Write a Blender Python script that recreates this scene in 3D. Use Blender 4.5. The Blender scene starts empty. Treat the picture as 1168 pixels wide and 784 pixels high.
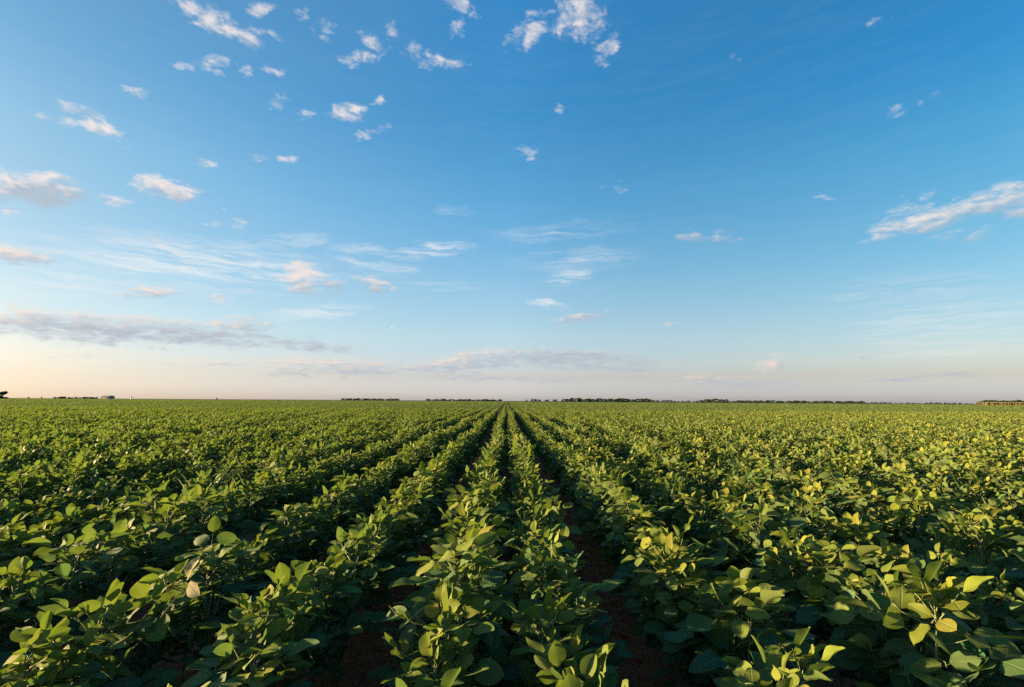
import bpy, math, random
import numpy as np
from mathutils import Vector, Matrix

R = math.radians
rng = np.random.default_rng(11)
random.seed(11)
scene = bpy.context.scene
col = scene.collection

# ------------------------------------------------------------------ camera
FPX, PW, PH = 551.0, 1168.0, 784.0          # focal length in photo pixels, photo size
PITCH, YAW, ROLL = R(6.78), R(0.62), R(0.36)
CAM_Z = 1.16
cam_data = bpy.data.cameras.new('camera')
cam = bpy.data.objects.new('camera', cam_data)
col.objects.link(cam)
cam_data.sensor_width = 36.0
cam_data.lens = 36.0 * FPX / PW
cam_data.clip_start = 0.05
cam_data.clip_end = 30000.0
cam.location = (0.02, 0.0, CAM_Z)
cam_rot = Matrix.Rotation(-YAW, 3, 'Z') @ Matrix.Rotation(R(90) + PITCH, 3, 'X') @ Matrix.Rotation(ROLL, 3, 'Z')
cam.rotation_euler = cam_rot.to_euler()
scene.camera = cam


def view_dir(px, py):
    v = Vector(((px - PW / 2) / FPX, -(py - PH / 2) / FPX, -1.0))
    return (cam_rot @ v).normalized()


def az_el(px, py):
    d = view_dir(px, py)
    return math.atan2(d.x, d.y), math.asin(max(-1, min(1, d.z)))


def in_frame(P, margin=0.0):
    """which of the points are inside the picture (world points, n x 3)"""
    Q = (np.asarray(P) - np.array(cam.location)) @ np.array(cam_rot)
    z = -Q[:, 2]
    zz = np.where(z > 0.05, z, 0.05)
    x = PW / 2 + FPX * Q[:, 0] / zz
    y = PH / 2 - FPX * Q[:, 1] / zz
    return (z > 0.05) & (x > -margin) & (x < PW + margin) & (y > -margin) & (y < PH + margin), z


# ------------------------------------------------------------------ helpers
def tag(o, label=None, cat=None, group=None, kind=None):
    if label: o['label'] = label
    if cat: o['category'] = cat
    if group: o['group'] = group
    if kind: o['kind'] = kind
    return o


def empty(name, loc, rz=0.0, scale=1.0):
    o = bpy.data.objects.new(name, None)
    o.empty_display_size = 0.1
    col.objects.link(o)
    o.location = loc
    o.rotation_euler = (0, 0, rz)
    o.scale = (scale,) * 3
    return o


class MB:
    """collects vertices, faces, UVs and a per-vertex colour, builds one mesh"""
    def __init__(self):
        self.v, self.f, self.uv, self.c, self.n = [], [], [], [], 0

    def add(self, V, F, UV=None, C=None):
        V = np.asarray(V, float)
        k = len(V)
        self.v.append(V)
        self.f.extend([tuple(i + self.n for i in f) for f in F])
        self.uv.append(np.zeros((k, 2)) if UV is None else np.asarray(UV, float))
        self.c.append(np.tile((0.5, 0.5, 0.5, 1.0), (k, 1)) if C is None else np.tile(C, (k, 1)))
        self.n += k

    def tube(self, pts, radii, sides=5, C=None):
        pts = [Vector(p) for p in pts]
        V, F = [], []
        for i, p in enumerate(pts):
            d = (pts[min(i + 1, len(pts) - 1)] - pts[max(i - 1, 0)]).normalized()
            a = d.orthogonal().normalized()
            b = d.cross(a)
            for k in range(sides):
                t = 2 * math.pi * k / sides
                V.append(p + (a * math.cos(t) + b * math.sin(t)) * radii[i])
        for i in range(len(pts) - 1):
            for k in range(sides):
                k2 = (k + 1) % sides
                F.append((i * sides + k, i * sides + k2, (i + 1) * sides + k2, (i + 1) * sides + k))
        F.append(tuple(range((len(pts) - 1) * sides, len(pts) * sides)))
        self.add([tuple(v) for v in V], F, C=C)

    def box(self, x0, x1, y0, y1, z0, z1):
        V = [(x, y, z) for z in (z0, z1) for y in (y0, y1) for x in (x0, x1)]
        F = [(0, 2, 3, 1), (4, 5, 7, 6), (0, 1, 5, 4), (2, 6, 7, 3), (0, 4, 6, 2), (1, 3, 7, 5)]
        self.add(V, F)

    def mesh(self, name, mat, smooth=True):
        me = bpy.data.meshes.new(name)
        V = np.concatenate(self.v)
        me.from_pydata(V.tolist(), [], self.f)
        uvl = me.uv_layers.new(name='UVMap')
        li = np.empty(len(me.loops), dtype=np.int32)
        me.loops.foreach_get('vertex_index', li)
        uvl.data.foreach_set('uv', np.concatenate(self.uv)[li].astype(np.float32).ravel())
        ca = me.color_attributes.new('tint', 'FLOAT_COLOR', 'POINT')
        ca.data.foreach_set('color', np.concatenate(self.c).astype(np.float32).ravel())
        if smooth:
            me.polygons.foreach_set('use_smooth', [True] * len(me.polygons))
        me.materials.append(mat)
        me.update()
        return me

    def build(self, name, mat, parent=None, smooth=True):
        o = bpy.data.objects.new(name, self.mesh(name, mat, smooth))
        col.objects.link(o)
        o.parent = parent
        return o


# ------------------------------------------------------------------ materials
class NT:
    """tiny wrapper for building node trees"""
    def __init__(self, nt):
        self.nt = nt

    def n(self, t, **kw):
        nd = self.nt.nodes.new(t)
        for k, v in kw.items():
            setattr(nd, k, v)
        return nd

    def put(self, sock, val):
        if hasattr(val, 'links'):
            self.nt.links.new(val, sock)
        else:
            sock.default_value = val

    def math(self, op, a, b=None, c=None, clamp=False):
        nd = self.n('ShaderNodeMath', operation=op, use_clamp=clamp)
        self.put(nd.inputs[0], a)
        if b is not None: self.put(nd.inputs[1], b)
        if c is not None: self.put(nd.inputs[2], c)
        return nd.outputs[0]

    def vmath(self, op, a, b=None, c=None):
        nd = self.n('ShaderNodeVectorMath', operation=op)
        self.put(nd.inputs[0], a)
        if b is not None: self.put(nd.inputs[1], b)
        if c is not None: self.put(nd.inputs[3 if op == 'SCALE' else 2], c)
        return nd.outputs['Value' if op in ('DOT_PRODUCT', 'LENGTH', 'DISTANCE') else 'Vector']

    def mix(self, f, a, b, blend='MIX'):
        nd = self.n('ShaderNodeMix', data_type='RGBA', blend_type=blend)
        self.put(nd.inputs['Factor'], f)
        self.put(nd.inputs['A'], a) if False else self.put(nd.inputs[6], a)
        self.put(nd.inputs[7], b)
        return nd.outputs[2]

    def remap(self, v, a, b, c=0.0, d=1.0, smooth=True):
        nd = self.n('ShaderNodeMapRange', interpolation_type='SMOOTHSTEP' if smooth else 'LINEAR')
        self.put(nd.inputs[0], v)
        for i, x in enumerate((a, b, c, d)):
            self.put(nd.inputs[1 + i], x)
        return nd.outputs[0]

    def noise(self, vec, scale, detail=3.0, rough=0.5, dist=0.0, out='Fac', lac=2.0):
        nd = self.n('ShaderNodeTexNoise')
        if vec is not None: self.put(nd.inputs['Vector'], vec)
        nd.inputs['Scale'].default_value = scale
        nd.inputs['Detail'].default_value = detail
        nd.inputs['Roughness'].default_value = rough
        nd.inputs['Distortion'].default_value = dist
        nd.inputs['Lacunarity'].default_value = lac
        return nd.outputs[0 if out == 'Fac' else 1]


def material(name):
    m = bpy.data.materials.new(name)
    m.use_nodes = True
    m.node_tree.nodes.clear()
    t = NT(m.node_tree)
    out = t.n('ShaderNodeOutputMaterial')
    return m, t, out


def rgb(r, g, b):
    return (r, g, b, 1.0)


def leaf_material(name, dark, young, back, transl, tfac=0.36, pale=0.0):
    m, t, out = material(name)
    att = t.n('ShaderNodeAttribute', attribute_name='tint')
    sep = t.n('ShaderNodeSeparateColor')
    t.put(sep.inputs[0], att.outputs['Color'])
    rnd, age, val = sep.outputs[0], sep.outputs[1], sep.outputs[2]
    uv = t.n('ShaderNodeUVMap', uv_map='UVMap')
    suv = t.n('ShaderNodeSeparateXYZ')
    t.put(suv.inputs[0], uv.outputs[0])
    u, v = suv.outputs[0], suv.outputs[1]
    av = t.math('ABSOLUTE', v)
    oi = t.n('ShaderNodeObjectInfo')
    # plant-to-plant and leaf-to-leaf colour
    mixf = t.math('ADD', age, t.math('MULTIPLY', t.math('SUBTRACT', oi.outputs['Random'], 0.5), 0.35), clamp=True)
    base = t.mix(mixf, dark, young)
    hsv = t.n('ShaderNodeHueSaturation')
    t.put(hsv.inputs['Hue'], t.math('MULTIPLY_ADD', rnd, 0.045, 0.478))
    t.put(hsv.inputs['Value'], t.math('MULTIPLY_ADD', val, 0.6, 0.7))
    t.put(hsv.inputs['Color'], base)
    base = hsv.outputs[0]
    # blotches of the blade
    tc = t.n('ShaderNodeTexCoord')
    blot = t.noise(tc.outputs['Object'], 45.0, 4.0, 0.6)
    base = t.mix(t.remap(blot, 0.35, 0.75, 0.0, 0.35), base, t.mix(0.5, base, rgb(0.115, 0.135, 0.03)))
    # a few leaves have turned yellow
    base = t.mix(t.remap(rnd, 0.955, 0.965, 0.0, 0.75), base, rgb(0.24, 0.21, 0.035))
    # brown specks on some leaves
    sp = t.noise(tc.outputs['Object'], 160.0, 2.0, 0.5)
    base = t.mix(t.math('MULTIPLY', t.remap(sp, 0.66, 0.72), t.remap(rnd, 0.5, 0.8, 0.0, 0.8)), base, rgb(0.12, 0.075, 0.03))
    # ragged brown margins and dusty patches on part of the leaves
    rag = t.math('MULTIPLY', t.remap(t.math('ADD', av, t.math('MULTIPLY', t.math('SUBTRACT', blot, 0.5), 1.3)), 0.86, 1.02), t.remap(val, 0.68, 0.8, 0.0, 0.7))
    base = t.mix(rag, base, rgb(0.17, 0.115, 0.045))
    # veins: the midrib and side veins that run obliquely from it
    side = t.math('ABSOLUTE', t.math('SINE', t.math('MULTIPLY', t.math('SUBTRACT', u, t.math('MULTIPLY', av, 0.22)), 25.0)))
    sidev = t.math('MULTIPLY', t.remap(side, 0.0, 0.22, 1.0, 0.0), t.remap(av, 0.75, 1.0, 1.0, 0.0))
    mid = t.remap(av, 0.02, 0.10, 1.0, 0.0)
    vein = t.math('MAXIMUM', mid, t.math('MULTIPLY', sidev, 0.45))
    base = t.mix(t.math('MULTIPLY', vein, 0.65), base, rgb(0.19, 0.23, 0.09))
    geo = t.n('ShaderNodeNewGeometry')
    col_f = t.mix(t.math('MULTIPLY', geo.outputs['Backfacing'], 0.62), base, back)
    bump = t.n('ShaderNodeBump')
    bump.inputs['Strength'].default_value = 0.75
    bump.inputs['Distance'].default_value = 0.002
    t.put(bump.inputs['Height'], t.math('SUBTRACT', t.math('MULTIPLY', blot, 0.8), t.math('MULTIPLY', vein, 0.7)))
    p = t.n('ShaderNodeBsdfPrincipled')
    t.put(p.inputs['Base Color'], col_f)
    t.put(p.inputs['Roughness'], t.math('MULTIPLY_ADD', rnd, 0.2, 0.56))
    p.inputs['Specular IOR Level'].default_value = 0.2
    t.put(p.inputs['Normal'], bump.outputs[0])
    tr = t.n('ShaderNodeBsdfTranslucent')
    t.put(tr.inputs['Color'], t.mix(t.math('MULTIPLY', vein, 0.5), t.mix(0.55, base, transl), base))
    mx = t.n('ShaderNodeMixShader')
    mx.inputs[0].default_value = tfac
    t.put(mx.inputs[1], p.outputs[0])
    t.put(mx.inputs[2], tr.outputs[0])
    t.put(out.inputs[0], mx.outputs[0])
    return m


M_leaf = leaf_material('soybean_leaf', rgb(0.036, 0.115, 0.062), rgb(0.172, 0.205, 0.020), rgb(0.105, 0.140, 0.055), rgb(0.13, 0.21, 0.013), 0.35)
M_pale = leaf_material('glare_leaf', rgb(0.36, 0.30, 0.16), rgb(0.40, 0.34, 0.17), rgb(0.42, 0.36, 0.22), rgb(0.4, 0.33, 0.1))  # cream tint stands in for sun glare on pale leaf undersides
M_wood = leaf_material('tree_leaf', rgb(0.022, 0.042, 0.020), rgb(0.035, 0.058, 0.022), rgb(0.04, 0.06, 0.03), rgb(0.04, 0.07, 0.01), 0.15)
M_maize = leaf_material('dry_maize_leaf', rgb(0.15, 0.125, 0.070), rgb(0.19, 0.155, 0.085), rgb(0.17, 0.14, 0.08), rgb(0.17, 0.13, 0.05), 0.2)


def plain_material(name, c1, c2, scale, rough, coord='Object', bump=0.0, metallic=0.0):
    m, t, out = material(name)
    tc = t.n('ShaderNodeTexCoord')
    nz = t.noise(tc.outputs[coord], scale, 6.0, 0.6)
    p = t.n('ShaderNodeBsdfPrincipled')
    t.put(p.inputs['Base Color'], t.mix(t.remap(nz, 0.3, 0.7), c1, c2))
    p.inputs['Roughness'].default_value = rough
    p.inputs['Metallic'].default_value = metallic
    if bump:
        b = t.n('ShaderNodeBump')
        b.inputs['Strength'].default_value = 1.0
        b.inputs['Distance'].default_value = bump
        t.put(b.inputs['Height'], nz)
        t.put(p.inputs['Normal'], b.outputs[0])
    t.put(out.inputs[0], p.outputs[0])
    return m


M_stem = plain_material('soybean_stem', rgb(0.110, 0.145, 0.050), rgb(0.190, 0.205, 0.090), 30.0, 0.65)
M_bark = plain_material('bark', rgb(0.06, 0.045, 0.03), rgb(0.12, 0.09, 0.06), 3.0, 0.9)
M_wall = plain_material('weathered_wall', rgb(0.24, 0.19, 0.15), rgb(0.30, 0.25, 0.20), 0.5, 0.85)
M_roof = plain_material('metal_roof', rgb(0.26, 0.22, 0.19), rgb(0.33, 0.28, 0.24), 0.4, 0.8)
M_white = plain_material('white_steel', rgb(0.58, 0.55, 0.50), rgb(0.66, 0.63, 0.58), 0.6, 0.45)
M_door = plain_material('door_steel', rgb(0.16, 0.16, 0.16), rgb(0.22, 0.21, 0.20), 0.8, 0.6)


def soil_material():
    m, t, out = material('red_soil')
    tc = t.n('ShaderNodeTexCoord')
    geo = t.n('ShaderNodeNewGeometry')
    P = geo.outputs['Position']
    a = t.noise(P, 9.0, 8.0, 0.65)
    b = t.noise(P, 0.02, 3.0, 0.5)
    c = t.noise(P, 60.0, 5.0, 0.7)
    near = t.mix(t.remap(a, 0.3, 0.72), rgb(0.25, 0.075, 0.034), rgb(0.38, 0.14, 0.065))
    near = t.mix(t.remap(c, 0.62, 0.72, 0, 0.5), near, rgb(0.30, 0.22, 0.14))     # straw crumbs
    # far off the ground is under crops and pasture
    far = t.mix(t.remap(b, 0.35, 0.65), rgb(0.06, 0.085, 0.026), rgb(0.085, 0.095, 0.03))
    dist = t.vmath('LENGTH', P)
    base = t.mix(t.remap(dist, 380.0, 520.0), near, far)
    p = t.n('ShaderNodeBsdfPrincipled')
    t.put(p.inputs['Base Color'], base)
    p.inputs['Roughness'].default_value = 0.95
    p.inputs['Specular IOR Level'].default_value = 0.15
    bp = t.n('ShaderNodeBump')
    bp.inputs['Strength'].default_value = 1.0
    bp.inputs['Distance'].default_value = 0.03
    t.put(bp.inputs['Height'], t.math('MULTIPLY_ADD', c, 0.35, a))
    t.put(p.inputs['Normal'], bp.outputs[0])
    t.put(out.inputs[0], p.outputs[0])
    return m


M_soil = soil_material()

# ------------------------------------------------------------------ ground
me = bpy.data.meshes.new('ground')
g = 15000.0
me.from_pydata([(-g, -g, 0), (g, -g, 0), (g, g, 0), (-g, g, 0)], [], [(0, 1, 2, 3)])
me.materials.append(M_soil)
ground = bpy.data.objects.new('ground', me)
col.objects.link(ground)
tag(ground, kind='structure')

# ------------------------------------------------------------------ soybean plants
NU, NV = 8, 3
_u = np.linspace(0, 1, NU + 1)
_v = np.linspace(-1, 1, 2 * NV + 1)
UU, VV = np.meshgrid(_u, _v, indexing='ij')
LEAF_F = [(i * (2 * NV + 1) + j, (i + 1) * (2 * NV + 1) + j, (i + 1) * (2 * NV + 1) + j + 1, i * (2 * NV + 1) + j + 1)
          for i in range(NU) for j in range(2 * NV)]
WPROF = np.sin(np.pi * np.clip(_u, 0, 1) ** 0.84) ** 0.62
WPROF[0] = 0.04
WPROF[-1] = 0.03


def unit(v):
    return v / (np.linalg.norm(v) + 1e-9)


def leaflet(mb, base, d, nrm, L, W, fold, bend, C, r=random):
    """one ovate leaflet: starts at base, runs along d, faces nrm"""
    d = unit(d)
    side = unit(np.cross(nrm, d))
    nrm = np.cross(d, side)
    asym = r.uniform(-0.08, 0.08)
    w = W * 0.5 * WPROF[:, None]
    ph, am = r.uniform(0, 6.28), r.uniform(0.02, 0.07) * W
    twist = r.uniform(-0.35, 0.35)
    y = VV * w * (1 + asym * np.sign(VV)) * math.cos(fold)
    z = np.abs(VV) ** 1.25 * w * math.sin(fold) + am * np.sin(UU * 9 + ph) * VV ** 2 * np.sign(VV + 0.1)
    th = bend * (UU - 0.15)
    cx = np.cumsum(np.cos(bend * (_u - 0.15))) * L / (NU + 1)
    cz = np.cumsum(np.sin(bend * (_u - 0.15))) * L / (NU + 1)
    tw = twist * UU
    y, z = y * np.cos(tw) - z * np.sin(tw), y * np.sin(tw) + z * np.cos(tw)
    X = cx[:, None] - z * np.sin(th)
    Z = cz[:, None] + z * np.cos(th)
    P = base + X[..., None] * d + y[..., None] * side + Z[..., None] * nrm
    mb.add(P.reshape(-1, 3), LEAF_F, np.stack([UU.ravel(), VV.ravel()], 1), C)


SUN_SIDE = np.array([-0.97, 0.12, 0.2])


def trifoliate(mf, ms, start, phi, up, plen, L, age, upright, r, sunny=1.0):
    """a leaf: petiole from the stem, three leaflets at its end"""
    out = np.array([math.cos(phi) * (0.55 + 0.2 * min(1, sunny)), math.sin(phi) * 1.15, 0.0])      # the rows are narrower than long
    Z = np.array([0, 0, 1.0])
    d = unit(out * math.cos(up) + Z * math.sin(up))
    mid = start + d * plen * 0.55 + Z * 0.012 * r.uniform(-1, 1)
    d2 = unit(d + out * 0.28 * (1 - upright) + np.array([r.gauss(0, .12), r.gauss(0, .12), r.gauss(0, .1)]))
    end = mid + d2 * plen * 0.45
    ms.tube([start, mid, end], [0.0017, 0.0014, 0.0011], 4)
    # attitude of the blade
    pitch = r.gauss(0.02, 0.38) if r.random() > upright else r.uniform(0.75, 1.35)
    az = phi + r.gauss(0, 0.35)
    o2 = np.array([math.cos(az), math.sin(az), 0.0])
    bd = unit(o2 * math.cos(pitch) + Z * math.sin(pitch))
    bn = unit(np.cross(bd, np.cross(Z, bd)) + np.array([r.gauss(0, .28), r.gauss(0, .28), 0]))
    # the blades turn towards the sun
    bn = unit(bn + SUN_SIDE * r.uniform(-0.1, 0.95) * (0.35 + 0.65 * min(1, sunny)))
    bd = unit(bd - bn * bd.dot(bn))
    bs = np.cross(bn, bd)
    tip = end + bd * L * r.uniform(0.18, 0.3)
    ms.tube([end, tip], [0.0012, 0.001], 4)
    closed = r.random() < 0.16 + 0.4 * upright
    for k, (b, ang, s) in enumerate(((tip, 0.0, 1.06), (end, 1.0, 0.94), (end, -1.0, 0.94))):
        a = ang * r.uniform(1.05, 1.65) + r.gauss(0, 0.12)
        dd = bd * math.cos(a) + bs * math.sin(a) + bn * r.gauss(0.0, 0.2)
        roll = r.gauss(0, 0.25) + ang * r.uniform(-0.25, 0.5)
        dd = unit(dd)
        nn = unit(bn + np.cross(dd, bn) * roll)
        ll = L * s * r.uniform(0.88, 1.1)
        fold = r.uniform(0.5, 1.0) if closed else abs(r.gauss(0.1, 0.2))
        C = (r.random(), min(1, max(0, age + r.gauss(0, 0.15))), min(1, max(0, r.gauss(0.5, 0.22))), 1.0)
        leaflet(mf, b, dd, nn, ll, ll * r.uniform(0.56, 0.72), fold, max(-0.65, min(0.45, r.gauss(-0.25, 0.4))), C, r)


def make_plant(seed, h=0.40, n=24):
    r = random.Random(seed)
    mf, ms = MB(), MB()
    Z = np.array([0, 0, 1.0])
    # main stem and two or three branches
    lean = np.array([r.gauss(0, .03), r.gauss(0, .03), 0])
    stems = [[np.zeros(3), lean * 0.4 + Z * h * 0.5, lean + Z * h * 0.92]]
    for b in range(r.choice((2, 3, 3))):
        a = r.uniform(0, 6.28)
        o = np.array([math.cos(a) * 0.6, math.sin(a), 0])
        s = Z * h * r.uniform(0.12, 0.3)
        stems.append([s, s + o * 0.05 + Z * h * 0.3, s + o * r.uniform(.06, .11) + Z * h * r.uniform(.45, .62)])
    for i, st in enumerate(stems):
        ms.tube(st, [0.0045, 0.0036, 0.002] if i == 0 else [0.0032, 0.0026, 0.0016], 5)

    def on(st, t):
        return st[0] + (st[1] - st[0]) * t * 2 if t < 0.5 else st[1] + (st[2] - st[1]) * (t - 0.5) * 2
    phi = r.uniform(0, 6.28)
    for i in range(n):
        t = (i + 0.5) / n
        st = stems[0] if i % 2 == 0 or t > 0.75 else r.choice(stems[1:])
        tt = 0.22 + 0.78 * t
        phi += 2.4 + r.gauss(0, 0.3)
        top = max(0.0, (t - 0.55) / 0.45)
        plen = r.uniform(0.07, 0.14) * (1 - 0.25 * top)
        up = r.uniform(0.2, 0.85) + 0.35 * top
        L = r.uniform(0.066, 0.100) * (1 - 0.25 * top ** 2)
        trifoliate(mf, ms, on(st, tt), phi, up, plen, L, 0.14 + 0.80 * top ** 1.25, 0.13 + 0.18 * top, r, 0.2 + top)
    # growing tip: small leaves held upright
    for k in range(3):
        phi += 2.2
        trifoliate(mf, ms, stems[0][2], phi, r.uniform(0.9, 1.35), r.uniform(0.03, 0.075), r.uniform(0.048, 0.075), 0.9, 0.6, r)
    return mf.mesh('foliage', M_leaf), ms.mesh('stem', M_stem)


NVAR = 18
variants = [make_plant(100 + k, h=0.47 + 0.03 * (k % 3) / 2, n=29 + (k * 5) % 6) for k in range(NVAR)]

# rows: two close together under the camera, the others about half a metre apart
row_x = [-0.165, 0.195]
row_i = [0, 1]
x = 0.735
for i in range(2, 540):
    row_x.append(x); row_i.append(i); x += (0.54, 0.60)[min(i - 2, 1)]
x = -0.70
for i in range(-1, -540, -1):
    row_x.append(x); row_i.append(i); x -= (0.51, 0.62, 0.60)[min(-1 - i, 2)]
row_x = np.array(row_x); row_i = np.array(row_i)

MID = 34.0                                    # whole plants are built out to here
STEP = 0.185
pos, rown = [], []
for rx, ri in zip(row_x, row_i):
    reach = 1.12 * MID + 4
    if abs(rx) > reach: continue
    y0 = max(-2.5, (abs(rx) - 5.0) / 1.12) if abs(rx) > 5 else -2.5
    if rx > 0: y0 = max(y0, (abs(rx) - 2.0) / 1.12 - 1.0)
    ys = np.arange(y0, MID, STEP)
    ys = ys + rng.uniform(0, STEP) + rng.normal(0, 0.035, len(ys))
    wob = 0.018 * np.sin(ys * 0.9 + ri * 1.7) + 0.02 * np.sin(ys * 0.31 + ri * 0.6)
    pos.append(np.stack([rx + wob + rng.normal(0, 0.022, len(ys)), ys, np.zeros(len(ys))], 1))
    rown.append(np.full(len(ys), ri))
pos = np.concatenate(pos); rown = np.concatenate(rown)
# no plant stands where the photographer does
keep = ~((np.abs(pos[:, 0]) < 1.3) & (pos[:, 1] < 1.0) & (pos[:, 1] > -0.6))
pos, rown = pos[keep], rown[keep]
npl = len(pos)
rotz = rng.uniform(-0.5, 0.5, npl)
scl = np.clip(rng.normal(1.03, 0.06, npl) + 0.05 * np.sin(pos[:, 1] * 0.8 + rown * 2.3) + 0.03 * np.sin(pos[:, 0] * 1.1 + pos[:, 1] * 0.33), 0.74, 1.24)
near = (pos[:, 1] < 1.5) & (np.abs(pos[:, 0]) < 2.2)
scl = np.where(near, np.minimum(scl, 0.95), scl)
# the two middle rows and their neighbours sprawl over the furrow close by; elsewhere the rows stand narrow
girth = np.interp(np.hypot(pos[:, 0] - 0.02, pos[:, 1]), [1.5, 3.0, 7.0], [1.18, 1.08, 0.80]) * rng.uniform(0.9, 1.1, npl)
var = rng.integers(0, NVAR, npl)

top = pos + np.array([0, 0, 0.42])
vis_t, dep = in_frame(top, 30)
vis_m, _ = in_frame(pos + np.array([0, 0, 0.22]), 0)
vis = vis_t | vis_m
order = np.argsort(np.where(vis, np.linalg.norm(pos - np.array([0.02, 0, 0.7]), axis=1), 1e9))
NTHING = 300
chosen = order[:NTHING]
is_thing = np.zeros(npl, bool)
is_thing[chosen] = True

ORD = ['nearest', 'second', 'third', 'fourth', 'fifth', 'sixth', 'seventh', 'eighth', 'ninth', 'tenth', 'eleventh', 'twelfth',
       'thirteenth', 'fourteenth', 'fifteenth', 'sixteenth', 'seventeenth', 'eighteenth', 'nineteenth', 'twentieth']
CNT = ['', 'first', 'second', 'third', 'fourth', 'fifth', 'sixth', 'seventh', 'eighth', 'ninth', 'tenth', 'eleventh', 'twelfth',
       'thirteenth', 'fourteenth']


def row_phrase(ri):
    if ri == 0: return 'left row of the middle pair'
    if ri == 1: return 'right row of the middle pair'
    k = ri - 1 if ri > 1 else -ri
    return '%s row %s of the middle pair' % (CNT[k], 'right' if ri > 1 else 'left')


plants = []
first_of = {}
for ri in sorted(set(rown[chosen])):
    idx = [i for i in chosen if rown[i] == ri]
    idx.sort(key=lambda i: pos[i, 1])
    for k, i in enumerate(idx):
        e = empty('soybean_plant', pos[i], rotz[i], scl[i])
        e.scale.x = scl[i] * girth[i]
        mf, ms = variants[var[i]]
        fo = bpy.data.objects.new('foliage', mf); col.objects.link(fo); fo.parent = e
        so = bpy.data.objects.new('stem', ms); col.objects.link(so); so.parent = e
        first_of.setdefault(int(var[i]), (fo, so))
        row = row_phrase(ri)
        look = 'low' if scl[i] < 0.92 else 'tall' if scl[i] > 1.1 else 'leafy'
        if k < 12:
            lab = '%s soybean plant, %s from the camera in the %s' % (look, ORD[k], row)
        else:
            lab = 'soybean plant past the twelfth in the %s' % row
        tag(e, lab, 'soybean plant', 'soybean plants growing in the %s' % row)
        plants.append((i, e))


# sun glare on a leaf at the left, put into cream leaf colour
def nearest_plant(px, py, z):
    d = view_dir(px, py)
    t = (z - CAM_Z) / d.z
    P = np.array(cam.location) + np.array(d) * t
    return min(plants, key=lambda q: np.linalg.norm(pos[q[0], :2] - P[:2]))[1], P


for px, py, ln in ((214, 664, 0.10),):
    e, P = nearest_plant(px, py, 0.55)
    e['label'] = 'soybean plant with one leaf coloured cream for sun glare, left foreground'
    r = random.Random(5)
    mb, st = MB(), MB()
    inv = Matrix.LocRotScale(e.location, e.rotation_euler, e.scale).inverted()
    base = np.array(inv @ Vector(P))
    dd = np.array(inv.to_3x3() @ Vector((0.35, -0.35, 0.85)))
    nn = np.array(inv.to_3x3() @ Vector((-0.7, -0.6, 0.1)))
    leaflet(mb, base, dd, nn, ln, ln * 0.5, 0.5, -0.5, (0.4, 0.5, 0.6, 1), r)
    dd = np.array(inv.to_3x3() @ Vector((0.75, -0.5, -0.35)))
    nn = np.array(inv.to_3x3() @ Vector((-0.5, -0.85, 0.2)))
    leaflet(mb, base, dd, nn, ln * 0.75, ln * 0.5, 0.2, -0.3, (0.4, 0.5, 0.5, 1), r)
    mb.tube([np.array([0, 0, 0.3]), (base + np.array([0, 0, .3])) / 2 + np.array([0, 0, -.02]), base], [0.002, 0.0017, 0.0013], 4)
    wl = mb.build('glare_leaf', M_pale, e)
    wl['label'] = 'leaf coloured cream as sun glare, half folded'

# ------------------------------------------------------------------ the rest of the crop: ONE object
FAR = 270.0
V_all, F_all, UV_all, C_all = [], [], [], []
nv = 0


def scatter_far(y_of, step_leaf, size, ymin, ymax):
    """leaf-sized faces over the row profile, from ymin to ymax metres away"""
    global nv
    xs = row_x[np.abs(row_x) < 1.12 * ymax + 6]
    for rx in xs:
        a = max(ymin, (abs(rx) - 6) / 1.12)
        if a >= ymax: continue
        n = int((ymax - a) / step_leaf)
        if n < 1: continue
        y = rng.uniform(a, ymax, n)
        dx = np.clip(rng.normal(0, 0.068, n), -0.18, 0.18)
        cell = rng.normal(0, 1, int(ymax * 4) + 2)[(y * 4).astype(int)]
        hh = 0.54 * (1 + 0.06 * np.sin(y * 0.8 + rx * 4.4) + 0.09 * np.clip(cell, -1.8, 1.8))
        z = hh * (1.0 - 0.9 * (dx / 0.18) ** 2) - np.abs(rng.normal(0, 0.07, n)) + rng.normal(0.02, 0.03, n)
        c = np.stack([rx + dx, y, np.maximum(z, 0.05)], 1)
        nr = np.stack([rng.normal(-0.2, 0.6, n) + dx * 2, rng.normal(-0.15, 0.6, n), np.full(n, 0.8)], 1)
        nr /= np.linalg.norm(nr, axis=1)[:, None]
        q = rng.normal(0, 1, (n, 3))
        t1 = np.cross(nr, q); t1 /= np.linalg.norm(t1, axis=1)[:, None]
        t2 = np.cross(nr, t1)
        L = (size * rng.uniform(0.7, 1.25, n))[:, None]
        W = L * rng.uniform(0.5, 0.7, n)[:, None]
        P = np.stack([c - t1 * L * .5, c + t2 * W * .5, c + t1 * L * .5, c - t2 * W * .5], 1)
        V_all.append(P.reshape(-1, 3))
        F_all.append(np.arange(4 * n).reshape(n, 4) + nv)
        UV_all.append(np.tile([[0, 0.3], [.5, 1], [1, .3], [.5, .3]], (n, 1)))
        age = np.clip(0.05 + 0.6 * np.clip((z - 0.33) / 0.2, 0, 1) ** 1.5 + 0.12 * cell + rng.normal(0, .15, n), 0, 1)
        cc = np.stack([rng.random(n), age, np.clip(rng.normal(.5, .22, n), 0, 1), np.ones(n)], 1)
        C_all.append(np.repeat(cc, 4, 0))
        nv += 4 * n


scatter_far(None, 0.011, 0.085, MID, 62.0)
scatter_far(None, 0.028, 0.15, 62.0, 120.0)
scatter_far(None, 0.085, 0.30, 120.0, FAR)
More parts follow.
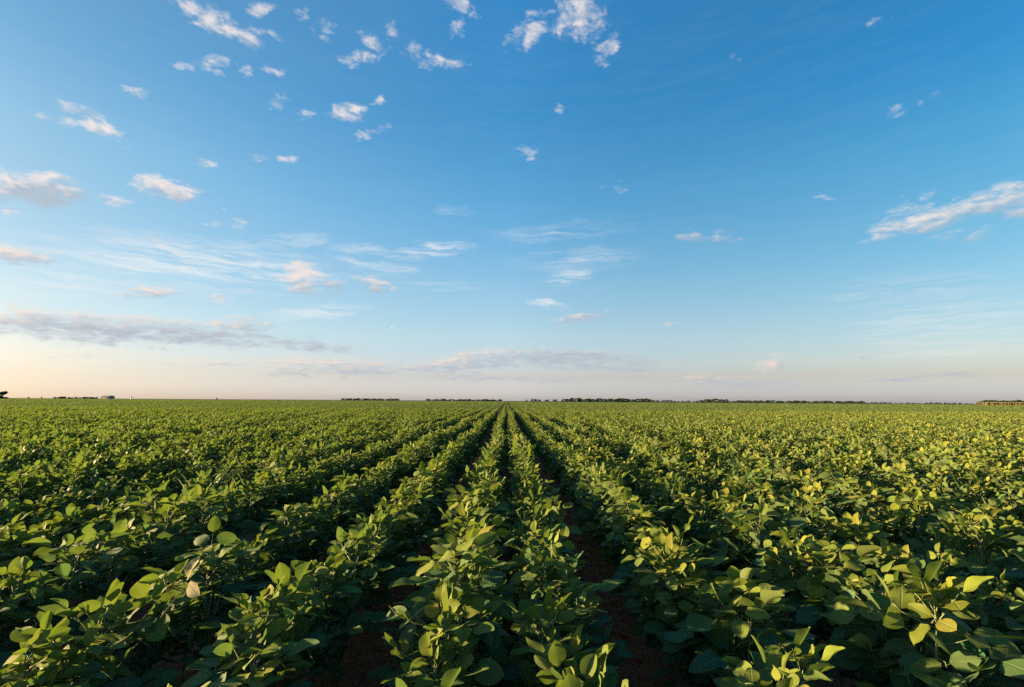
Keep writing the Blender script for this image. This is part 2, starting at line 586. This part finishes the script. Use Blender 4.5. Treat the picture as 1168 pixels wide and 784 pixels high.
# the canopy closes into one uneven surface after that
ny = 60
ysf = np.linspace(math.log(FAR), math.log(1500), ny)
nx = 160
gx = np.linspace(-1, 1, nx)
S = np.array([(s * 1.25 * math.exp(t), math.exp(t), 0.44 + 0.05 * rng.random()) for t in ysf for s in gx])
V_all.append(S)
F_all.append(np.array([(i * nx + j, i * nx + j + 1, (i + 1) * nx + j + 1, (i + 1) * nx + j) for i in range(ny - 1) for j in range(nx - 1)]) + nv)
UV_all.append(np.tile([[.5, .5]], (len(S), 1)))
C_all.append(np.stack([rng.random(len(S)), rng.uniform(.3, .8, len(S)), rng.uniform(.3, .7, len(S)), np.ones(len(S))], 1))
nv += len(S)

rest = np.where(~is_thing)[0]
nfaceV = nv
V_all.append(pos[rest])
UV_all.append(np.zeros((len(rest), 2)))
C_all.append(np.tile([[.5, .5, .5, 1]], (len(rest), 1)))
V = np.concatenate(V_all).astype(np.float32); F = np.concatenate(F_all).astype(np.int32)
UVs = np.concatenate(UV_all).astype(np.float32); Cs = np.concatenate(C_all).astype(np.float32)
me = bpy.data.meshes.new('soybean_crop')
me.vertices.add(len(V)); me.vertices.foreach_set('co', V.ravel())
me.loops.add(F.size); me.loops.foreach_set('vertex_index', F.ravel())
me.polygons.add(len(F))
me.polygons.foreach_set('loop_start', np.arange(0, F.size, 4, dtype=np.int32))
me.polygons.foreach_set('loop_total', np.full(len(F), 4, dtype=np.int32))
me.update(calc_edges=True)
me.validate()
uvl = me.uv_layers.new(name='UVMap'); uvl.data.foreach_set('uv', UVs[F.ravel()].ravel())
ca = me.color_attributes.new('tint', 'FLOAT_COLOR', 'POINT'); ca.data.foreach_set('color', Cs.ravel())


def pt_attr(name, typ, field, data, fill, dt):
    a = me.attributes.new(name, typ, 'POINT')
    full = np.full(len(V), fill, dt)
    full[nfaceV:] = data
    a.data.foreach_set(field, full)


pt_attr('seedling', 'BOOLEAN', 'value', True, False, bool)
pt_attr('variant', 'INT', 'value', var[rest], 0, np.int32)
pt_attr('turn', 'FLOAT', 'value', rotz[rest], 0, np.float32)
pt_attr('size', 'FLOAT', 'value', scl[rest], 1, np.float32)
pt_attr('breadth', 'FLOAT', 'value', scl[rest] * girth[rest], 1, np.float32)
me.materials.append(M_leaf)
crop = bpy.data.objects.new('soybean_crop', me)
col.objects.link(crop)
tag(crop, 'dense green soybean crop filling the field to the horizon', 'crop', kind='stuff')

ng = bpy.data.node_groups.new('crop_rows', 'GeometryNodeTree')
ng.interface.new_socket('Geometry', in_out='INPUT', socket_type='NodeSocketGeometry')
ng.interface.new_socket('Geometry', in_out='OUTPUT', socket_type='NodeSocketGeometry')
N, Lk = ng.nodes, ng.links
gi, go = N.new('NodeGroupInput'), N.new('NodeGroupOutput')


def named(name, typ):
    a = N.new('GeometryNodeInputNamedAttribute'); a.data_type = typ
    a.inputs[0].default_value = name
    return a.outputs[0]


sepg = N.new('GeometryNodeSeparateGeometry'); sepg.domain = 'POINT'
Lk.new(gi.outputs[0], sepg.inputs[0]); Lk.new(named('seedling', 'BOOLEAN'), sepg.inputs[1])
vj = N.new('GeometryNodeJoinGeometry')
used = sorted(first_of)
for k in reversed(range(NVAR)):
    src = first_of[k] if k in first_of else first_of[used[k % len(used)]]
    jj = N.new('GeometryNodeJoinGeometry')
    for o in src:
        oi = N.new('GeometryNodeObjectInfo'); oi.transform_space = 'ORIGINAL'
        oi.inputs[0].default_value = o
        Lk.new(oi.outputs['Geometry'], jj.inputs[0])
    g2 = N.new('GeometryNodeGeometryToInstance')
    Lk.new(jj.outputs[0], g2.inputs[0]); Lk.new(g2.outputs[0], vj.inputs[0])
iop = N.new('GeometryNodeInstanceOnPoints')
Lk.new(sepg.outputs['Selection'], iop.inputs['Points'])
Lk.new(vj.outputs[0], iop.inputs['Instance'])
iop.inputs['Pick Instance'].default_value = True
Lk.new(named('variant', 'INT'), iop.inputs['Instance Index'])
cx = N.new('ShaderNodeCombineXYZ'); Lk.new(named('turn', 'FLOAT'), cx.inputs[2])
e2r = N.new('FunctionNodeEulerToRotation'); Lk.new(cx.outputs[0], e2r.inputs[0])
Lk.new(e2r.outputs[0], iop.inputs['Rotation'])
cs = N.new('ShaderNodeCombineXYZ')
Lk.new(named('breadth', 'FLOAT'), cs.inputs[0])
for k in (1, 2): Lk.new(named('size', 'FLOAT'), cs.inputs[k])
Lk.new(cs.outputs[0], iop.inputs['Scale'])
jo = N.new('GeometryNodeJoinGeometry')
Lk.new(sepg.outputs['Inverted'], jo.inputs[0]); Lk.new(iop.outputs[0], jo.inputs[0])
Lk.new(jo.outputs[0], go.inputs[0])
md = crop.modifiers.new('crop_rows', 'NODES'); md.node_group = ng

# crumbs and clods of soil lying in the two open furrows
cl = MB()
q = np.random.default_rng(8)
for fx in (-0.44, 0.48, 1.0, -0.97):
    for k in range(900):
        yy = 0.8 + 6.5 * q.random() ** 1.5
        rad = 0.004 + 0.016 * q.random() ** 3
        P = q.normal(0, 1, (8, 3)); P /= np.linalg.norm(P, axis=1)[:, None]
        c0 = np.array([fx + q.normal(0, 0.10), yy, rad * 0.35])
        u_ = np.array([[1, 1, 1], [-1, 1, 1], [-1, -1, 1], [1, -1, 1], [1, 1, -1], [-1, 1, -1], [-1, -1, -1], [1, -1, -1]]) * 0.62
        cl.add(c0 + (u_ + 0.35 * P) * rad * np.array([1, 1.2, 0.8]),
               [(0, 1, 2, 3), (7, 6, 5, 4), (0, 4, 5, 1), (1, 5, 6, 2), (2, 6, 7, 3), (3, 7, 4, 0)])
tag(cl.build('soil_clods', M_soil, None, False), 'loose reddish soil crumbs in the furrows between the rows', 'soil', kind='stuff')

# a white speck low over the left middle, built as a glowing moon
md_ = view_dir(447, 374)
bm_ = MB()
rr = 9000 * 1.25 / FPX
bm_.tube([(0, 0, -rr * math.cos(a)) for a in np.linspace(0.02, math.pi - 0.02, 13)], [rr * math.sin(a) for a in np.linspace(0.02, math.pi - 0.02, 13)], 20)
mm, mt, mout = material('moon_glow')
em = mt.n('ShaderNodeEmission')
em.inputs[0].default_value = rgb(1.0, 0.98, 0.95)
em.inputs[1].default_value = 0.2  # even glow stands in for sunlight on the disc
mt.put(mout.inputs[0], em.outputs[0])
mo = bm_.build('moon', mm)
mo.location = np.array(cam.location) + np.array(md_) * 9000
tag(mo, 'tiny white moon low in the sky above the left half of the field', 'moon')

# ------------------------------------------------------------------ trees and buildings on the horizon


def make_tree(seed, h, spread, bushy):
    r = random.Random(seed)
    q = np.random.default_rng(seed)
    tr, cr = MB(), MB()
    th = h * (0.15 if bushy else 0.42)
    tr.tube([(0, 0, -0.1), (r.gauss(0, .1), r.gauss(0, .1), th), (r.gauss(0, .25), r.gauss(0, .25), h * 0.8)], [h * .028, h * .02, h * .006], 6)
    lobes = []
    for k in range(9):
        a = r.uniform(0, 6.28); rad = spread * r.uniform(0.15, 0.62)
        c = np.array([math.cos(a) * rad, math.sin(a) * rad, th + (h - th) * (r.uniform(0.5, 0.85) if k < 4 else r.uniform(-0.1, 0.3))])
        tr.tube([(0, 0, th * r.uniform(.6, 1.2)), tuple(c)], [h * .012, h * .004], 4)
        lobes.append((c, spread * r.uniform(0.28, 0.5)))
    for c, rr in lobes:
        n = 150
        P = q.normal(0, 1, (n, 3)); P /= np.linalg.norm(P, axis=1)[:, None]
        P = c + P * rr * q.uniform(0.5, 1.1, n)[:, None] * np.array([1, 1, .75])
        for p in P:
            nn = unit(q.normal(0, 1, 3)); t1 = unit(np.cross(nn, q.normal(0, 1, 3))); t2 = np.cross(nn, t1)
            s = h * r.uniform(0.035, 0.075)
            cr.add([p - t1 * s, p + t2 * s * .6, p + t1 * s, p - t2 * s * .6], [(0, 1, 2, 3)],
                   [[0, .3], [.5, 1], [1, .3], [.5, .3]], (r.random(), r.random(), r.random(), 1))
    return cr.mesh('crown', M_wood, False), tr.mesh('trunk', M_bark)


tree_kinds = [make_tree(40 + k, 9.0, 4.2 + 0.5 * (k % 3), True) for k in range(6)]
horizon_az = lambda px: az_el(px, 458)[0]


def plant_tree(px, dist, height_px, label, group, wide=1.0):
    az = horizon_az(px)
    fwd = dist * math.cos(az)                              # depth along the view
    h = height_px * fwd / FPX
    e = empty('tree', (dist * math.sin(az), dist * math.cos(az), 0), random.uniform(0, 6.28))
    # height_px counts from eye level upwards; the foot is hidden by the crop
    s = (h + CAM_Z) / 9.0
    e.scale = (s * wide, s * wide, s)
    cm, tm = random.choice(tree_kinds)
    for nm, m_ in (('crown', cm), ('trunk', tm)):
        o = bpy.data.objects.new(nm, m_); col.objects.link(o); o.parent = e
    return tag(e, label, 'tree', group)


def belt(x0, x1, n, h0, h1, dist, label, group, wide=1.5):
    for k in range(n):
        px = x0 + (x1 - x0) * (k + random.uniform(0.1, 0.9)) / n
        w_ = 0.5 + 0.5 * math.sin(k * 0.9 + x0) * math.sin(k * 0.37 + x0 * 0.3)
        plant_tree(px, dist * random.uniform(0.94, 1.08), h0 + (h1 - h0) * min(1, max(0, w_ + random.uniform(-0.3, 0.3))), label, group, wide * random.uniform(1.0, 1.5))


belt(389, 456, 36, 1.2, 2.1, 1300, 'low dark tree in the flat-topped belt at the left middle of the skyline', 'trees of the belt left of the middle', 1.7)
belt(486, 572, 44, 0.9, 2.0, 1500, 'small dark tree in the thin belt just left of where the rows meet', 'trees of the thin belt left of the vanishing rows', 2.0)
belt(600, 642, 9, 1.2, 2.4, 1400, 'small dark tree in the thin line just right of where the rows meet', 'trees of the thin line right of the vanishing rows', 2.0)
belt(642, 744, 46, 2.2, 4.0, 1150, 'dark tree in the tallest long belt right of the middle', 'trees of the tall belt right of the middle', 1.4)
belt(744, 806, 14, 1.0, 2.2, 1300, 'low dark bush in the gap between the two tall belts on the right', 'bushes between the two tall belts', 2.2)
belt(806, 830, 9, 2.8, 4.2, 1150, 'dark tree in the short humped clump at the head of the right belt', 'trees of the humped clump on the right', 1.3)
belt(830, 985, 60, 1.3, 2.7, 1250, 'dark tree in the long thinning belt on the right skyline', 'trees of the long belt on the right', 1.8)
belt(985, 1110, 22, 0.5, 1.4, 1600, 'tiny far tree in the faint line before the dry maize', 'trees of the faint line on the right', 2.4)
belt(1118, 1175, 22, 3.2, 4.8, 700, 'dark tree behind the dry maize at the right edge', 'trees behind the dry maize', 1.6)
belt(62, 111, 18, 0.9, 1.8, 1000, 'low dark tree in the short belt on the left skyline', 'trees of the short belt on the left', 1.8)
plant_tree(2, 420, 7.5, 'tall dark tree cut by the left edge of the photo', None, 1.3)
plant_tree(-4, 425, 6.8, 'dark round tree just past the left edge', None, 1.4)
plant_tree(32, 900, 1.0, 'lone low bush on the skyline near the left edge', None, 1.3)
plant_tree(47, 900, 1.2, 'lone small tree on the skyline before the short left belt', None, 0.9)
plant_tree(247, 900, 1.7, 'lone pointed bush on the bare left skyline', None, 0.9)


def site(name, px, dist):
    az = horizon_az(px)
    return empty(name, (dist * math.sin(az), dist * math.cos(az), 0), -az)


# farm shed beside the left belt
sh = site('farm_shed', 122.5, 780)
sh.rotation_euler.z += R(-52)
tag(sh, 'long pale farm shed with a low roof on the left skyline', 'shed')
w = MB(); w.box(-5.5, 5.5, -4, 4, 0, 3.6); w.build('wall', M_wall, sh, False)
rf = MB(); rf.add([(-6, -4.6, 3.4), (6, -4.6, 3.4), (6, 0, 4.9), (-6, 0, 4.9), (-6, 4.6, 3.4), (6, 4.6, 3.4),
                   (-6, -4.6, 3.25), (6, -4.6, 3.25), (6, 4.6, 3.25), (-6, 4.6, 3.25)],
                  [(0, 1, 2, 3), (3, 2, 5, 4), (6, 7, 1, 0), (9, 4, 5, 8), (0, 3, 4, 9, 6), (1, 7, 8, 5, 2), (6, 9, 8, 7)])
rf.build('roof', M_roof, sh, False)
d = MB(); d.box(-1.8, 1.8, -4.06, -4.003, 0, 3.0); d.build('door', M_door, sh, False)

# white silo
si = site('grain_silo', 149.5, 1150)
tag(si, 'small white round silo standing alone on the left skyline', 'silo')
b = MB(); b.tube([(0, 0, 0), (0, 0, 3.6)], [1.1, 1.1], 20); b.build('wall', M_white, si)
b = MB(); b.tube([(0, 0, 3.5), (0, 0, 3.62), (0, 0, 4.6), (0, 0, 4.8)], [1.2, 1.2, 0.25, 0.25], 20); b.build('roof', M_roof, si, False)

# dry maize standing beyond the soybeans at the right edge
mz = MB()
q = np.random.default_rng(3)
a0, a1 = horizon_az(1113), horizon_az(1200)
for k in range(4200):
    a = q.uniform(a0, a1); dd = 330 + q.uniform(0, 1) ** 2 * 60
    p = np.array([dd * math.sin(a), dd * math.cos(a), 0])
    h = q.uniform(1.6, 2.2); yaw = q.uniform(0, 6.28); s = np.array([math.cos(yaw), math.sin(yaw), 0]) * q.uniform(.12, .3)
    mz.add([p - s * .4, p + s * .4, p + s + [0, 0, h * .7], p + s * .2 + [0, 0, h], p - s + [0, 0, h * .75]], [(0, 1, 2, 3, 4)],
           [[0, .3], [0, .5], [.5, .8], [1, .4], [.5, .8]], (q.random(), q.random(), q.random(), 1))
tag(mz.build('maize_crop', M_maize, None, False), 'strip of dry tan maize standing past the soybeans at the right', 'crop', kind='stuff')

# ------------------------------------------------------------------ sun and sky
SUN_AZ, SUN_EL = R(-82), R(7.5)                        # azimuth from +Y, clockwise positive
sd = Vector((math.sin(SUN_AZ) * math.cos(SUN_EL), math.cos(SUN_AZ) * math.cos(SUN_EL), math.sin(SUN_EL)))
sl = bpy.data.lights.new('sun', 'SUN')
sl.energy = 5.0
sl.angle = R(0.55)
sl.color = (1.0, 0.73, 0.38)
sun = bpy.data.objects.new('sun', sl)
col.objects.link(sun)
sun.rotation_euler = sd.to_track_quat('Z', 'Y').to_euler()
sun.location = (-20, 0, 20)

world = bpy.data.worlds.new('World')
scene.world = world
world.use_nodes = True
world.node_tree.nodes.clear()
t = NT(world.node_tree)
S_BG = 0.0747
wout = t.n('ShaderNodeOutputWorld')
bg = t.n('ShaderNodeBackground')
bg.inputs['Strength'].default_value = S_BG
sky = t.n('ShaderNodeTexSky', sky_type='NISHITA', sun_disc=False)
sky.sun_elevation = SUN_EL
sky.sun_rotation = SUN_AZ
sky.altitude = 0.0
sky.air_density = 1.0
sky.dust_density = 0.6
sky.ozone_density = 2.0
tc = t.n('ShaderNodeTexCoord')
D = tc.outputs['Generated']
sx = t.n('ShaderNodeSeparateXYZ'); t.put(sx.inputs[0], D)
dx, dy, dz = sx.outputs
az = t.math('ARCTAN2', dx, dy)
el = t.math('ARCSINE', dz)
# cloud plane, for noise that foreshortens towards the horizon
inv = t.math('DIVIDE', 1.0, t.math('ADD', t.math('MAXIMUM', dz, 0.0), 0.12))
plane = t.n('ShaderNodeCombineXYZ')
t.put(plane.inputs[0], t.math('MULTIPLY', dx, inv)); t.put(plane.inputs[1], t.math('MULTIPLY', dy, inv))
pl = plane.outputs[0]
uv0 = t.n('ShaderNodeCombineXYZ'); t.put(uv0.inputs[0], az); t.put(uv0.inputs[1], t.math('MULTIPLY_ADD', el, 1.4, t.math('MULTIPLY', t.math('LOGARITHM', t.math('ADD', t.math('MAXIMUM', el, 0.0), 0.04), math.e), 0.28))); uv0.inputs[2].default_value = 0.37
wn = t.noise(uv0.outputs[0], 20.0, 5.0, 0.62, out='Color')
warp = t.vmath('MULTIPLY', t.vmath('SUBTRACT', wn, (0.5, 0.5, 0.5)), (0.075, 0.040, 0.0))
wsc = t.n('ShaderNodeCombineXYZ'); wsc.inputs[0].default_value = 1.0; t.put(wsc.inputs[1], t.remap(el, 0.0, 0.45, 0.3, 1.0))
uvb = t.n('ShaderNodeCombineXYZ'); t.put(uvb.inputs[0], az); t.put(uvb.inputs[1], el); uvb.inputs[2].default_value = 1.0
UV = t.vmath('ADD', uvb.outputs[0], t.vmath('MULTIPLY', warp, wsc.outputs[0]))
nz_big = t.noise(uv0.outputs[0], 30.0, 7.0, 0.58, 0.5)
nz_off = t.noise(t.vmath('ADD', uv0.outputs[0], (-0.010, 0.013, 0.0)), 30.0, 4.0, 0.58, 0.5)
nz_fin = t.noise(uv0.outputs[0], 75.0, 5.0, 0.65)
cir = t.n('ShaderNodeMapping'); cir.inputs['Scale'].default_value = (7.0, 44.0, 1.0); cir.inputs['Rotation'].default_value = (0, 0, R(-7))
t.put(cir.inputs[0], t.vmath('ADD', uv0.outputs[0], t.vmath('SCALE', wn, None, 0.06)))
nz_cir = t.noise(cir.outputs[0], 1.0, 6.0, 0.62, 0.6)


def patch(cx, cy, a, b, ang):
    """two rows that turn (azimuth, elevation, 1) into a cloud's own (along, up) coordinates"""
    ca, sa = math.cos(R(ang)), math.sin(R(ang))
    u0, v0 = az_el(cx, cy)
    u1, v1 = az_el(cx + a * ca, cy + a * sa)
    u2, v2 = az_el(cx + b * sa, cy - b * ca)
    m = np.array([[u1 - u0, u2 - u0], [v1 - v0, v2 - v0]])
    im = np.linalg.inv(m)
    o = -im @ np.array([u0, v0])
    return (im[0, 0], im[0, 1], o[0]), (im[1, 0], im[1, 1], o[1])


def field(patches, shaded):
    f = s = wsum = None
    for p in patches:
        ra, rb = patch(p[0], p[1], p[2] * 1.12, p[3] * 1.2, p[4])
        w = p[5] if len(p) > 5 else 1.0
        a = t.vmath('DOT_PRODUCT', UV, ra)
        b = t.vmath('DOT_PRODUCT', UV, rb)
        r2 = t.math('MULTIPLY_ADD', a, a, t.math('MULTIPLY', b, b))
        g = t.math('MULTIPLY_ADD', r2, -w, w)
        f = g if f is None else t.math('MAXIMUM', f, g)
        if shaded and len(p) > 6:
            gw = t.math('MAXIMUM', t.math('ADD', g, 0.25), 0.0)
            gg = t.math('MULTIPLY', gw, t.math('MULTIPLY_ADD', a, 0.40, t.math('SUBTRACT', p[6] * 0.9, t.math('MULTIPLY', b, 0.9))))
            s = gg if s is None else t.math('ADD', s, gg)
            wsum = gw if wsum is None else t.math('ADD', wsum, gw)
    return f, (t.math('DIVIDE', s, t.math('ADD', wsum, 0.04)) if shaded else None)


# cx, cy, half length, half height, tilt (photo pixels), weight, shade bias
CUM = [
    (247, 25, 60, 13, 27, 1.25), (300, 12, 14, 9, 0, 0.8), (343, 18, 10, 8, 0, .55), (370, 32, 12, 10, 40, .6), (305, 38, 22, 5, 25, .5),
    (245, 74, 16, 13, -30, .9), (212, 76, 13, 5, 10, .75), (284, 80, 12, 7, 0, .8), (316, 79, 14, 5, 0, .7), (155, 106, 17, 6, 10, .75),
    (112, 145, 38, 12, 30, 1.05), (66, 137, 26, 5, 16, .7), (80, 125, 16, 7, 20, .7),
    (36, 216, 68, 21, 7, 1.75, 0.5), (-10, 212, 50, 22, 0, 1.2, 0.1), (186, 215, 42, 12, 8, 1.5, -0.05), (210, 223, 16, 8, 20, .8, .3), (130, 229, 18, 7, 0, .95),
    (233, 188, 16, 6, 0, .75), (245, 237, 9, 6, 0, .6), (242, 257, 12, 6, 0, .75), (274, 257, 15, 8, 0, .9), (173, 274, 14, 7, 20, .65), (10, 241, 36, 5, 8, .7),
    (22, 290, 48, 12, 8, 1.5, 0.05), (172, 333, 38, 10, 5, .9, 0.1), (248, 340, 18, 6, 0, .7), (283, 333, 16, 5, 0, .6),
    (343, 317, 24, 19, 15, 1.6, -0.15), (374, 325, 24, 9, 10, 1.1, 0.7), (430, 327, 26, 10, 18, 1.4, 0.35),
    (90, 374, 150, 19, 4, 1.4, 0.75), (20, 364, 90, 12, 3, 1.1, 0.3), (215, 382, 130, 14, 3, 1.4, .9), (60, 361, 50, 7, 3, .95, .3), (165, 366, 40, 8, 3, 1.0, .2), (275, 371, 42, 11, 3, 1.15, 0.4), (350, 395, 80, 7, 3, 1.05, .9),
    (340, 418, 50, 14, 0, 1.05, 0.3), (405, 420, 70, 12, 3, 1.1, 0.45), (545, 412, 90, 13, -8, 1.3, 0.45), (640, 408, 130, 11, 2, 1.3, 1.0), (690, 420, 90, 5, 2, 1.05, 1.1), (480, 420, 60, 7, 0, .9, .9), (565, 405, 36, 7, -4, .8, 0.1),
    (606, 36, 34, 15, -35, 1.0), (663, 18, 30, 28, 60, 1.25), (684, 56, 24, 8, 60, .7), (640, 30, 30, 10, 0, .4), (694, 52, 22, 9, -55, .95),
    (408, 66, 22, 10, 0, .95), (424, 48, 20, 8, 30, .95), (448, 38, 14, 10, 30, .85), (498, 69, 36, 8, 5, 1.0), (477, 58, 14, 12, 60, .6), (524, 6, 20, 11, 25, 1.0), (520, 32, 8, 13, 0, .8),
    (397, 130, 19, 12, -10, 1.05), (430, 113, 12, 6, -15, .95), (422, 151, 20, 6, -25, .85), (349, 135, 8, 7, 0, .7), (319, 115, 13, 8, 30, .7), (325, 183, 13, 5, 0, .7), (296, 180, 14, 4, 0, .55),
    (599, 170, 13, 6, 0, .8), (604, 181, 9, 4, 0, .6),
    (1060, 252, 92, 13, -13, 1.15, 0.1), (1145, 228, 75, 18, -8, 1.25, 0.2), (1105, 268, 60, 8, -4, .62, .4), (1190, 238, 70, 12, -5, 1.0, 0.6), (1030, 243, 40, 12, -30, .6),
    (937, 228, 11, 5, 0, .8), (806, 270, 40, 6, 2, .95, 0.9), (1018, 128, 20, 5, -12, .5), (1068, 111, 20, 4, -15, .45), (993, 27, 14, 4, -15, .45), (635, 126, 8, 4, 20, .55),
    (883, 415, 20, 10, -22, .85, 0.0), (835, 437, 95, 8, 3, 1.0, 1.0), (1045, 431, 95, 5, -4, 1.0, 1.1), (560, 432, 120, 5, 2, .85, 1.1), (665, 362, 42, 5, -7, .9, 0.7), (985, 408, 20, 3, 0, .6, 1.0),
    (795, 437, 12, 6, 0, .7, 0.0), (240, 415, 60, 5, 0, .6, .3), (90, 406, 50, 4, 0, .55, .3), (763, 370, 8, 4, 0, .6), (705, 214, 14, 5, 0, .45), (840, 70, 8, 4, 0, .4),
]
CIR = [
    (225, 303, 165, 32, 3, 1.1), (90, 320, 90, 24, 0, .7), (335, 275, 44, 10, -5, .9), (428, 297, 52, 16, 12, .85), (495, 284, 46, 11, -6, 1.1), (646, 317, 34, 8, -8, 1.15),
    (625, 348, 28, 6, 6, 1.15), (365, 356, 60, 8, -5, .85), (655, 296, 80, 14, -4, .6), (640, 266, 90, 12, -6, .5), (1080, 375, 150, 38, -6, .6),
    (520, 240, 22, 8, 0, .5), (500, 326, 60, 6, 0, .6), (1030, 330, 120, 20, -6, .45),
]
f_c, s_c = field(CUM, True)
f_i, _ = field(CIR, False)
nsum = t.math('MULTIPLY_ADD', nz_fin, 0.22, t.math('MULTIPLY', nz_big, 1.18))          # about 0.7 on average
raw = t.math('ADD', t.math('MAXIMUM', f_c, -0.6), t.math('MULTIPLY', t.math('SUBTRACT', nsum, 0.71), t.remap(el, 0.03, 0.35, 3.3, 3.0)))
dens = t.math('MULTIPLY', t.remap(raw, 0.0, 1.9), 1.04, clamp=True)
cmask = t.math('MULTIPLY', t.math('MAXIMUM', f_i, 0.028), t.remap(nz_cir, 0.36, 0.74))
shade = t.math('ADD', t.math('MULTIPLY_ADD', s_c, 1.45, 0.12), t.math('MULTIPLY', t.math('SUBTRACT', nz_off, nz_big), 2.6))
shade = t.math('ADD', shade, 0.12, clamp=True)
low = t.remap(el, 0.02, 0.42)                                                            # 0 at the skyline
lit_col = t.mix(low, rgb(0.91, 0.72, 0.61), rgb(0.90, 0.82, 0.78))
dark_col = t.mix(low, rgb(0.46, 0.50, 0.57), rgb(0.46, 0.52, 0.60))
cloud = t.mix(shade, lit_col, dark_col)
CLOUD_GAIN = 3.2
cloud = t.mix(1.0, cloud, rgb(CLOUD_GAIN, CLOUD_GAIN, CLOUD_GAIN), 'MULTIPLY')
# the air of that evening: the clear sky is a purer blue overhead than the plain model and paler, mauve at the skyline
AIR = {-45.3: [(0.4, 0.399, 0.473, 0.9), (2.1, 0.459, 0.457, 0.677), (3.9, 0.553, 0.503, 0.615), (9.0, 0.63, 0.599, 0.612), (14.8, 0.628, 0.669, 0.657), (23.0, 0.646, 0.777, 0.763), (29.9, 0.505, 0.75, 0.81)],
       0.0: [(0.8, 0.742, 0.849, 1.748), (2.8, 0.741, 0.681, 1.013), (7.5, 0.911, 0.874, 0.922), (13.2, 0.84, 0.961, 0.998), (22.2, 0.534, 0.982, 1.121), (32.2, 0.329, 0.933, 1.183), (41.9, 0.296, 0.972, 1.314)],
       46.7: [(0.8, 0.564, 0.644, 1.302), (2.6, 0.602, 0.541, 0.742), (4.4, 0.7, 0.629, 0.721), (8.8, 0.654, 0.693, 0.738), (15.3, 0.468, 0.745, 0.79), (23.5, 0.293, 0.762, 0.888), (30.3, 0.149, 0.688, 0.945)]}
elf = t.math('DIVIDE', el, R(50))
ramps = []
for k in sorted(AIR):
    rp = t.n('ShaderNodeValToRGB')
    e = rp.color_ramp.elements
    for i, (deg, r_, g_, b_) in enumerate(AIR[k]):
        q_ = e[i] if i < 2 else e.new(deg / 50)
        q_.position = deg / 50
        q_.color = (r_ / 2.4, g_ / 2.4, b_ / 2.4, 1)
    t.put(rp.inputs[0], elf)
    ramps.append(rp.outputs[0])
air = t.mix(t.remap(az, R(-45.3), 0.0, smooth=False), ramps[0], ramps[1])
air = t.mix(t.remap(az, 0.0, R(46.7), smooth=False), air, ramps[2])
base = t.mix(1.0, t.mix(1.0, sky.outputs[0], air, 'MULTIPLY'), rgb(2.4, 2.4, 2.4), 'MULTIPLY')
c1 = t.mix(t.math('MULTIPLY', cmask, 0.68, clamp=True), base, t.mix(1.0, rgb(0.92, 0.90, 0.88), rgb(CLOUD_GAIN, CLOUD_GAIN, CLOUD_GAIN), 'MULTIPLY'))
c2 = t.mix(t.math('MULTIPLY', dens, 0.92), c1, cloud)
t.put(bg.inputs[0], c2)
t.put(wout.inputs[0], bg.outputs[0])
world.cycles.sampling_method = 'MANUAL'
world.cycles.sample_map_resolution = 256

# ------------------------------------------------------------------ render settings
scene.view_settings.view_transform = 'Standard'
scene.view_settings.look = 'None'
scene.view_settings.gamma = 1.0
scene.view_settings.exposure = 2.1
scene.render.film_transparent = False
c = scene.cycles
c.max_bounces = 7
c.diffuse_bounces = 3
c.glossy_bounces = 2
c.transmission_bounces = 4
c.transparent_max_bounces = 8
c.use_adaptive_sampling = True
c.adaptive_threshold = 0.008
c.use_denoising = False
c.caustics_reflective = False
c.caustics_refractive = False
